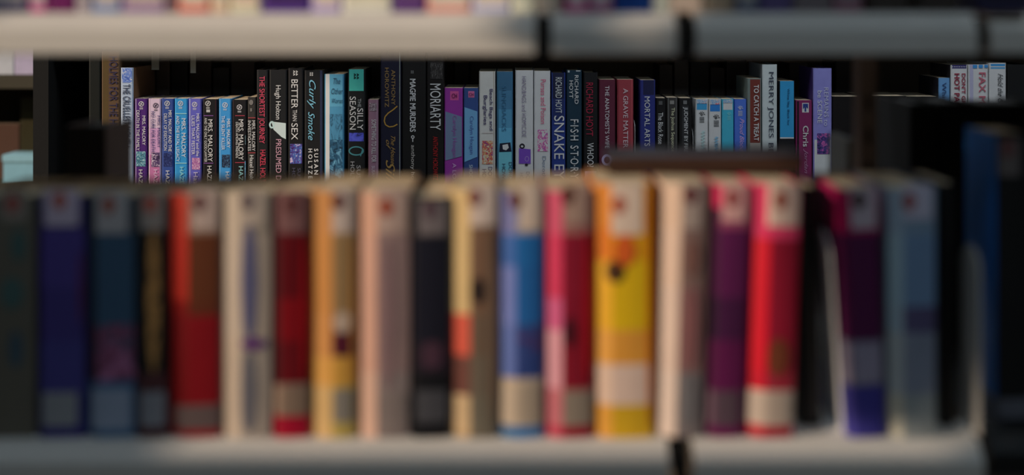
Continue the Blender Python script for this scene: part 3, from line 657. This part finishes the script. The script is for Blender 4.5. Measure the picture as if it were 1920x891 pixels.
GD = 2.7    # books standing outside the sun patch
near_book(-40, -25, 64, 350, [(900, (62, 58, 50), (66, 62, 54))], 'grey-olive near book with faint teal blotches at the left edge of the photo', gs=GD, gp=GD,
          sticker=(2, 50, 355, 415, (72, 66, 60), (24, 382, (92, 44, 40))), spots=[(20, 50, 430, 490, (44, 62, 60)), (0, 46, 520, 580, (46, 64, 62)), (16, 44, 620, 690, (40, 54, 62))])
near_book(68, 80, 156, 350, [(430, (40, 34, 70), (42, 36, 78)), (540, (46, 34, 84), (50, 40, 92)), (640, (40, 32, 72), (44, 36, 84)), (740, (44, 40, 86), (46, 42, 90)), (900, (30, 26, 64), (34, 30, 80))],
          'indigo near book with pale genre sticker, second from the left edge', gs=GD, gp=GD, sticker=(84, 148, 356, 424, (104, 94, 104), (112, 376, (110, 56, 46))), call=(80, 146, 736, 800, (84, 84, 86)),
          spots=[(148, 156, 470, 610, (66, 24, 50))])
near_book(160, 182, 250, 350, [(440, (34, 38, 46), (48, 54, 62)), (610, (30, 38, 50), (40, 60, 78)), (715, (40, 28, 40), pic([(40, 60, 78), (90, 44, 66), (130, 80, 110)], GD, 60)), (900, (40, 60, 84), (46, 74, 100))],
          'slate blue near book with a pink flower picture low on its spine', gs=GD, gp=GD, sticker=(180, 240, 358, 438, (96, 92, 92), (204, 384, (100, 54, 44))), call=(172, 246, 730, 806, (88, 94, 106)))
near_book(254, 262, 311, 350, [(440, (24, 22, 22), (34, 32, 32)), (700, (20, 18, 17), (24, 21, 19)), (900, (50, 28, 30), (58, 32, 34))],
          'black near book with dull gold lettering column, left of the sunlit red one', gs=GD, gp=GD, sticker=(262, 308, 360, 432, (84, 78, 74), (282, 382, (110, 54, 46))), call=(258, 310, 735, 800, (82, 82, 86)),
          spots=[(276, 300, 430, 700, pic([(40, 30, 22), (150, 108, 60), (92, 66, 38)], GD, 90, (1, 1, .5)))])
near_book(314, 352, 409, 345, [(440, (238, 72, 52), (150, 118, 100)), (565, (234, 60, 44), (104, 56, 34)), (592, (170, 24, 22), (104, 50, 32)), (760, (150, 16, 24), (140, 18, 28)), (805, (150, 50, 52), (130, 96, 94)), (900, (150, 20, 30), (150, 26, 34))],  # bright-to-deep red step in the strip bands paints the sun's edge
          'near book with painted sun edge on red side strip, first in the sun', sticker=(360, 408, 355, 432, (182, 160, 150), (374, 380, (110, 70, 70))), call=(330, 408, 762, 806, (120, 100, 98)), spots=[])
near_book(412, 450, 506, 345, [(440, (198, 182, 164), (150, 138, 126)), (632, (196, 180, 164), (168, 154, 142)), (900, (196, 178, 160), (160, 148, 138))],
          'cream near book with a grey-blue lettering column and a purple band across it',
          sticker=(452, 500, 355, 425, (164, 150, 138), (464, 378, (104, 90, 92))),
          spots=[(452, 482, 420, 640, (88, 88, 120)), (450, 500, 634, 656, (92, 44, 110)), (452, 480, 655, 812, (100, 98, 106))])
near_book(508, 525, 578, 345, [(440, (62, 22, 30), (96, 56, 58)), (560, (62, 10, 18), (92, 8, 18)), (640, (70, 8, 18), (122, 8, 20)), (720, (60, 10, 18), (96, 10, 20)), (776, (120, 90, 86), (128, 104, 96)), (900, (150, 10, 38), (152, 12, 42))],
          'dark red near book with pinkish grey sticker, between the cream and the orange one', sticker=(522, 574, 358, 436, (112, 78, 78), (546, 384, (90, 50, 50))), call=(516, 576, 724, 780, (140, 118, 102)),
          spots=[(564, 577, 440, 720, (150, 10, 20))])
near_book(580, 622, 665, 340, [(440, (206, 142, 80), (190, 160, 130)), (590, (208, 142, 74), (150, 120, 82)), (670, (210, 146, 82), (130, 84, 60)), (725, (222, 164, 84), (198, 148, 66)), (900, (214, 176, 118), (176, 154, 84))],
          'orange-tan near book with white sticker and a dark picture low on the spine', sticker=(624, 662, 352, 436, (186, 168, 158), (634, 378, (104, 62, 58))), call=(624, 662, 730, 792, (150, 142, 132)),
          spots=[(624, 662, 585, 625, (190, 168, 150)), (622, 660, 622, 668, (84, 26, 44)), (658, 665, 440, 720, (210, 140, 60))])
near_book(669, 706, 767, 342, [(440, (218, 168, 144), (160, 132, 122)), (700, (214, 166, 146), (142, 118, 116)), (900, (216, 176, 156), (136, 122, 120))],
          'pale peach near book with mauve grey spine and a red emblem on its sticker', sticker=(708, 764, 352, 436, (166, 142, 132), (724, 388, (150, 64, 40))), call=(710, 764, 738, 815, (146, 132, 128)),
          spots=[(712, 740, 450, 730, (132, 106, 108))])
near_book(770, 780, 842, 352, [(445, (26, 24, 28), (58, 54, 56)), (640, (24, 24, 32), (26, 26, 38)), (700, (24, 22, 28), (40, 32, 42)), (900, (20, 20, 22), (22, 22, 26))],
          'black navy near book with gold page tops, left of the pale gold one', sticker=(785, 838, 378, 440, (104, 96, 98), (806, 392, (84, 64, 72))), call=(780, 838, 732, 792, (76, 76, 82)),
          spots=[(790, 832, 640, 692, (70, 46, 60))])
near_book(844, 881, 931, 338, [(425, (220, 188, 132), (186, 158, 142)), (590, (216, 186, 132), (126, 96, 76)), (668, (218, 92, 72), (114, 94, 78)), (742, (110, 66, 58), (110, 98, 84)), (812, (206, 176, 136), (112, 104, 90)), (900, (190, 160, 120), (112, 102, 88))],
          'pale gold near book with a coral patch on its side strip and brown spine', sticker=(882, 930, 345, 424, (200, 178, 166), (890, 370, (120, 70, 70))), spots=[(882, 908, 520, 570, (44, 34, 34)), (916, 930, 440, 800, (134, 108, 88))])
near_book(933, 967, 1016, 342, [(440, (122, 124, 176), (140, 140, 150)), (500, (62, 104, 176), (36, 104, 170)), (610, (116, 130, 196), (38, 100, 166)), (710, (98, 118, 184), pic([(84, 40, 86), (50, 70, 130), (40, 60, 120)], GP, 60)), (800, (196, 176, 150), (180, 164, 146)), (900, (40, 104, 156), (36, 104, 160))],
          'bright blue near book with lilac side strip and white sticker', sticker=(974, 1014, 345, 432, (196, 176, 160), (966, 376, (84, 40, 36))), call=(936, 1012, 722, 795, (188, 170, 150)))
near_book(1018, 1054, 1110, 340, [(440, (214, 84, 116), (150, 100, 96)), (560, (216, 56, 96), (134, 24, 46)), (620, (214, 96, 142), (130, 22, 44)), (730, (222, 158, 170), (128, 22, 40)), (800, (196, 110, 120), (150, 104, 96)), (900, (190, 60, 84), (136, 16, 40))],
          'dark red near book with candy pink side strip, left of the yellow one', sticker=(1058, 1102, 345, 420, (150, 124, 112), (1064, 366, (84, 46, 36))), call=(1056, 1108, 735, 798, (152, 138, 124)),
          spots=[(1056, 1078, 595, 650, (60, 18, 28)), (1092, 1109, 430, 720, (170, 18, 30))])
near_book(1112, 1148, 1224, 328, [(430, (228, 140, 50), (226, 138, 24)), (490, (226, 124, 34), (230, 150, 26)), (620, (238, 178, 46), (230, 172, 24)), (684, (232, 166, 76), (214, 146, 58)), (760, (222, 192, 172), (206, 180, 166)), (900, (222, 158, 62), (196, 156, 34))],
          'wide yellow near book with large round white sticker', sticker=(1146, 1206, 345, 440, (204, 176, 160), (1160, 384, (170, 84, 60))),
          spots=[(1150, 1192, 440, 500, (204, 92, 36)), (1134, 1172, 488, 530, (70, 44, 24)), (1214, 1223, 340, 810, (196, 104, 16))])
near_book(1228, 1266, 1316, 328, [(430, (226, 194, 170), (140, 112, 104)), (540, (226, 196, 176), (128, 102, 96)), (700, (226, 200, 184), (132, 98, 96)), (900, (226, 204, 190), (122, 112, 112))],
          'cream near book leaning slightly right, with mottled grey-mauve spine', sticker=(1268, 1304, 345, 430, (150, 134, 126), (1282, 366, (96, 48, 50))), lean=radians(1.6),
          spots=[(1274, 1304, 450, 520, (124, 88, 80)), (1274, 1304, 540, 690, (140, 92, 92)), (1272, 1302, 700, 800, (116, 112, 114))])
near_book(1320, 1336, 1392, 330, [(392, (206, 40, 90), (206, 56, 100)), (430, (60, 20, 52), (150, 70, 100)), (560, (62, 20, 54), (90, 28, 76)), (640, (40, 18, 40), (68, 26, 64)), (780, (74, 18, 58), (92, 24, 72)), (900, (86, 20, 66), (96, 24, 74))],
          'purple near book with magenta top and a pale sticker, leaning right', sticker=(1340, 1384, 345, 415, (196, 150, 146), (1358, 372, (150, 70, 70))), lean=radians(1.9), call=(1322, 1384, 735, 800, (96, 76, 88)))
near_book(1394, 1432, 1486, 330, [(450, (220, 48, 98), (214, 60, 100)), (700, (218, 14, 42), (140, 22, 46)), (735, (206, 20, 46), (150, 40, 56)), (800, (220, 190, 176), (180, 164, 152)), (900, (190, 16, 46), (150, 20, 44))],
          'crimson near book with bright red side strip and magenta top, leaning right', sticker=(1424, 1482, 345, 425, (196, 168, 154), (1448, 376, (150, 76, 60))), lean=radians(2.0),
          spots=[(1432, 1474, 636, 706, (110, 56, 36))], call=(1394, 1478, 738, 796, (190, 172, 158)))
prev_c[0] = X(1494, 1.10)
near_book(1498, 1502, 1541, 350, [(900, (16, 14, 13), (18, 15, 14))], 'added black filler book darkening the gap beside the crimson one', gs=1, gp=1, d=1.10, depth=0.09, lean=radians(-1.2))  # filler added to blacken a gap the sun would light
prev_c[0] = X(1572, 1.10)
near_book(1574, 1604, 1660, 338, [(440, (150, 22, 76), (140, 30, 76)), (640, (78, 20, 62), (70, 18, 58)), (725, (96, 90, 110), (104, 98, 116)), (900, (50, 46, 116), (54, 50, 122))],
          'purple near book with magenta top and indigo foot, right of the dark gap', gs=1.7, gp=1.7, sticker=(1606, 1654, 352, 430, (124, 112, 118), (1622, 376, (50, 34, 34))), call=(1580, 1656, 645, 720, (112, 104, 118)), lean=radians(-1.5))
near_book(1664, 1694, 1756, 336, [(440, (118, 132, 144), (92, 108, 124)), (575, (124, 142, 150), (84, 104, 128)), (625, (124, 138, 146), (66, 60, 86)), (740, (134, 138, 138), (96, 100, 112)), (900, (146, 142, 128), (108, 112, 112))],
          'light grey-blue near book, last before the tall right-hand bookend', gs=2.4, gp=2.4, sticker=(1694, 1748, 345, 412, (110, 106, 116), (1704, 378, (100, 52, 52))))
prev_c[0] = X(1757, 1.10)
near_book(1760, 1764, 1792, 344, [(900, (14, 13, 13), (15, 14, 14))], 'added black filler book between the grey-blue one and the tall round-topped bookend', gs=1, gp=1, d=1.10, depth=0.09)  # second filler, put in to keep this gap dark
prev_c[0] = 0
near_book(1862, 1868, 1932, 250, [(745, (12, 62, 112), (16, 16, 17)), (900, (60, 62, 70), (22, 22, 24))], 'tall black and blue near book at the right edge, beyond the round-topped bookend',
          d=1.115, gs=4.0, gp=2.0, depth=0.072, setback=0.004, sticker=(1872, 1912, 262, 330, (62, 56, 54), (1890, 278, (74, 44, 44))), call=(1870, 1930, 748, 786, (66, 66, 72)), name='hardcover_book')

# books facing the other aisle of the near bookcase
def rear_book(x0, x1, ytop, d, base, label, depth=0.13, side=None):
    return back_book(x0, x1, ytop, base, label, d=d, zb=ZL, depth=depth, side=side, hard=True, gain=1.0, rough=0.9, group='books on the other side of the near bookcase', bare=True, pages=mat([int(c * .9) for c in base], 1.0, 0.9))
rear_book(122, 198, 237, 1.33, (30, 24, 22), 'blurred dark brown book with grey side, behind the near row at left', depth=0.094, side=(108, 92, 88))
rear_book(1588, 1604, 262, 1.33, (120, 120, 120), 'blurred grey book in front of the periwinkle book, over the near row', depth=0.078, side=(124, 124, 124))
rear_book(1706, 1760, 196, 1.40, (13, 11, 10), 'blurred black book right of the upright post, behind the near row')
rear_book(1762, 1834, 194, 1.40, (12, 10, 9), 'blurred black book behind the round-topped bookend')
rear_book(1836, 1960, 196, 1.40, (12, 10, 9), 'blurred black book behind the tall black and blue one at right')

# a book lying flat across the near row
def flat_book():
    x0, x1, y0, y1 = X(1140, 1.13), X(1506, 1.13), 1.132, 1.192
    z0 = Z(346, 1.07) + 0.0016; h = 0.0150
    root = thing('hardcover_book', 'dark brown book lying flat across the tops of the yellow to crimson near books', 'book', ((x0 + x1) / 2, (y0 + y1) / 2, z0)); off = root.location.copy()
    brown = mat((60, 40, 31), 1.0, 0.6); top = mat((78, 84, 104), 1.0, 0.4)
    b = MB(); b.box(x0, x1, y0, y1, z0, z0 + 0.002, brown); b.box(x0, x1, y0, y1, z0 + h - 0.002, z0 + h, top); b.box(x0, x1, y0, y0 + 0.002, z0 + 0.002, z0 + h - 0.002, brown)
    b.build('cover', root, off)
    b = MB(); b.box(x0 + 0.003, x1 - 0.003, y0 + 0.002, y1 - 0.003, z0 + 0.002, z0 + h - 0.002, PAPER); b.build('page_block', root, off)
    root.rotation_euler = (0, radians(-0.5), 0)
flat_book()

# ------------------------------------------------------------------ upper near shelf: only the feet of its books are in view
UP = [(-20, 54, (40, 36, 100), (150, 145, 150), 'first', 'upper-shelf book with dark blue foot at the top left corner'), (55, 87, (200, 60, 140), (200, 180, 185), '', 'thin upper-shelf book with magenta foot beside the dark purple one'),
      (88, 141, (92, 14, 78), (92, 14, 78), '', 'dark purple upper-shelf book near the top left corner'), (142, 171, (150, 140, 150), (160, 150, 152), '', 'lilac grey upper-shelf book, narrow, right of the dark purple one'),
      (172, 228, (96, 124, 172), (180, 170, 165), '', 'upper-shelf book with pale blue foot'), (229, 312, (130, 100, 150), (176, 160, 158), '', 'wide upper-shelf book with greyed purple foot'),
      (313, 332, (110, 88, 90), (110, 88, 90), '', 'narrow grey-brown upper-shelf book left of a coral-footed one'), (333, 394, (216, 92, 78), (204, 186, 170), '', 'upper-shelf book with coral red foot and beige label, left one of two'),
      (395, 430, (236, 168, 140), (216, 190, 172), '', 'thin salmon upper-shelf book right of a coral-footed one'), (431, 490, (240, 196, 168), (206, 180, 164), '', 'pale peach upper-shelf book'),
      (491, 582, (78, 48, 132), (60, 36, 90), '', 'dark violet upper-shelf book right of the pale peach one'), (583, 640, (156, 142, 196), (206, 188, 172), '', 'upper-shelf book with pale lilac foot, before the wide cream one'),
      (641, 736, (226, 210, 188), (214, 198, 178), '', 'wide cream upper-shelf book'), (737, 799, (78, 44, 110), (90, 60, 110), '', 'dark purple upper-shelf book right of the wide cream one'),
      (800, 884, (226, 132, 122), (214, 190, 176), '', 'upper-shelf book with salmon red foot, right of the dark purple one'), (885, 958, (160, 164, 214), (206, 190, 176), '', 'upper-shelf book with pale blue-lilac foot'),
      (959, 1003, (222, 198, 176), (222, 198, 176), '', 'narrow cream upper-shelf book at the middle of the photo'), (1004, 1052, (150, 142, 132), (150, 142, 132), '', 'grey upper-shelf book over the dark shelf joint'),
      (1060, 1103, (180, 50, 120), (200, 180, 180), '', 'upper-shelf book with magenta foot in the shaded part of the shelf'), (1104, 1150, (150, 60, 110), (190, 166, 172), '', 'upper-shelf book with dull plum foot in the shaded part of the shelf'),
      (1152, 1224, (14, 66, 140), (20, 60, 130), '', 'navy blue upper-shelf book over the near shelf'), (1225, 1256, (226, 200, 180), (226, 200, 180), '', 'narrow cream upper-shelf book right of the navy blue one'),
      (1257, 1318, (184, 164, 148), (184, 164, 148), '', 'beige upper-shelf book over the right shelf joint'), (1319, 1380, (90, 82, 72), (96, 90, 80), '', 'grey-brown upper-shelf book right of the beige one'),
      (1381, 1424, (40, 54, 84), (120, 118, 118), '', 'upper-shelf book with slate navy foot'), (1425, 1486, (66, 56, 92), (70, 60, 96), '', 'dusky purple upper-shelf book in the grey right half'),
      (1487, 1562, (84, 76, 78), (84, 76, 78), '', 'dark grey upper-shelf book in the grey right half'), (1563, 1618, (110, 70, 84), (110, 90, 96), '', 'upper-shelf book with dull rose foot'),
      (1630, 1700, (48, 42, 38), (44, 38, 34), '', 'dark brown upper-shelf book, left of the two at the right'), (1730, 1796, (46, 40, 36), (42, 36, 32), '', 'dark brown upper-shelf book, right of the two at the right'),
      (1838, 1936, (34, 32, 60), (30, 28, 46), '', 'navy black upper-shelf book at the top right corner')]
for (a, b_, foot, lab, _, label) in UP:
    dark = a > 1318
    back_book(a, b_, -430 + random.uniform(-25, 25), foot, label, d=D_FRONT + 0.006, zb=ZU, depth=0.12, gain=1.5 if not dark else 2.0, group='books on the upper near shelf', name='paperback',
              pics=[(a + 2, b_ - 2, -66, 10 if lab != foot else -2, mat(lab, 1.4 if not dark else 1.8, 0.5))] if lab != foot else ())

# ------------------------------------------------------------------ the next bookcase, seen past the far one at the left
DF = 4.6
lb = thing('bookcase', 'dim distant bookcase seen past the black end panel at the left edge', 'bookcase', (X(20, DF), DF + 0.15, 0))
def Zf(y): return Z(y, DF)
for (ya, yb_) in ((140, 166), (344, 362)):
    b = MB(); b.box(X(-330, DF), X(75, DF), DF, DF + 0.30, Zf(yb_), Zf(ya), mat((62, 56, 42), 1, 0.7)); b.build('shelf', lb, lb.location)
b = MB(); b.box(X(-330, DF), X(75, DF), DF + 0.30, DF + 0.31, 0, 2.0, mat((44, 38, 26), 1, 0.8)); b.build('back_panel', lb, lb.location)
for xx in (-340, 75):
    b = MB(); b.box(X(xx, DF), X(xx, DF) + 0.02, DF, DF + 0.31, 0, 2.0, mat((44, 38, 26), 1, 0.8)); b.build('end_panel', lb, lb.location)
back_book(-30, 24, 20, (176, 176, 180), 'pale grey book on the top shelf of the distant bookcase', d=DF, zb=Zf(140), gain=1.2, yf=DF + 0.01, bare=True)
back_book(25, 64, 20, (170, 158, 180), 'pale lilac book on the top shelf of the distant bookcase', d=DF, zb=Zf(140), gain=1.2, yf=DF + 0.01, bare=True)
back_book(-20, 37, 232, (92, 64, 52), 'brown book behind the pale blue box in the distant bookcase', d=DF + 0.14, zb=Zf(344), gain=1.0, bare=True, depth=0.12)
back_book(38, 72, 184, (54, 48, 20), 'dark olive book in the distant bookcase, against the black end panel', d=DF + 0.14, zb=Zf(344), gain=1.0, bare=True, depth=0.12)
bx = thing('storage_box', 'pale blue box on the distant shelf at the left edge', 'box', (X(34, DF), DF + 0.07, Zf(344) + 0.0005))
b = MB(); b.box(X(4, DF), X(62, DF), DF + 0.01, DF + 0.13, Zf(344) + 0.0005, Zf(302), mat((140, 188, 204), 1.0, 0.5)); b.build('body', bx, bx.location)
b = MB(); b.box(X(2.5, DF), X(63.5, DF), DF + 0.007, DF + 0.133, Zf(304), Zf(291), mat((150, 196, 210), 1.0, 0.5)); b.build('lid', bx, bx.location)
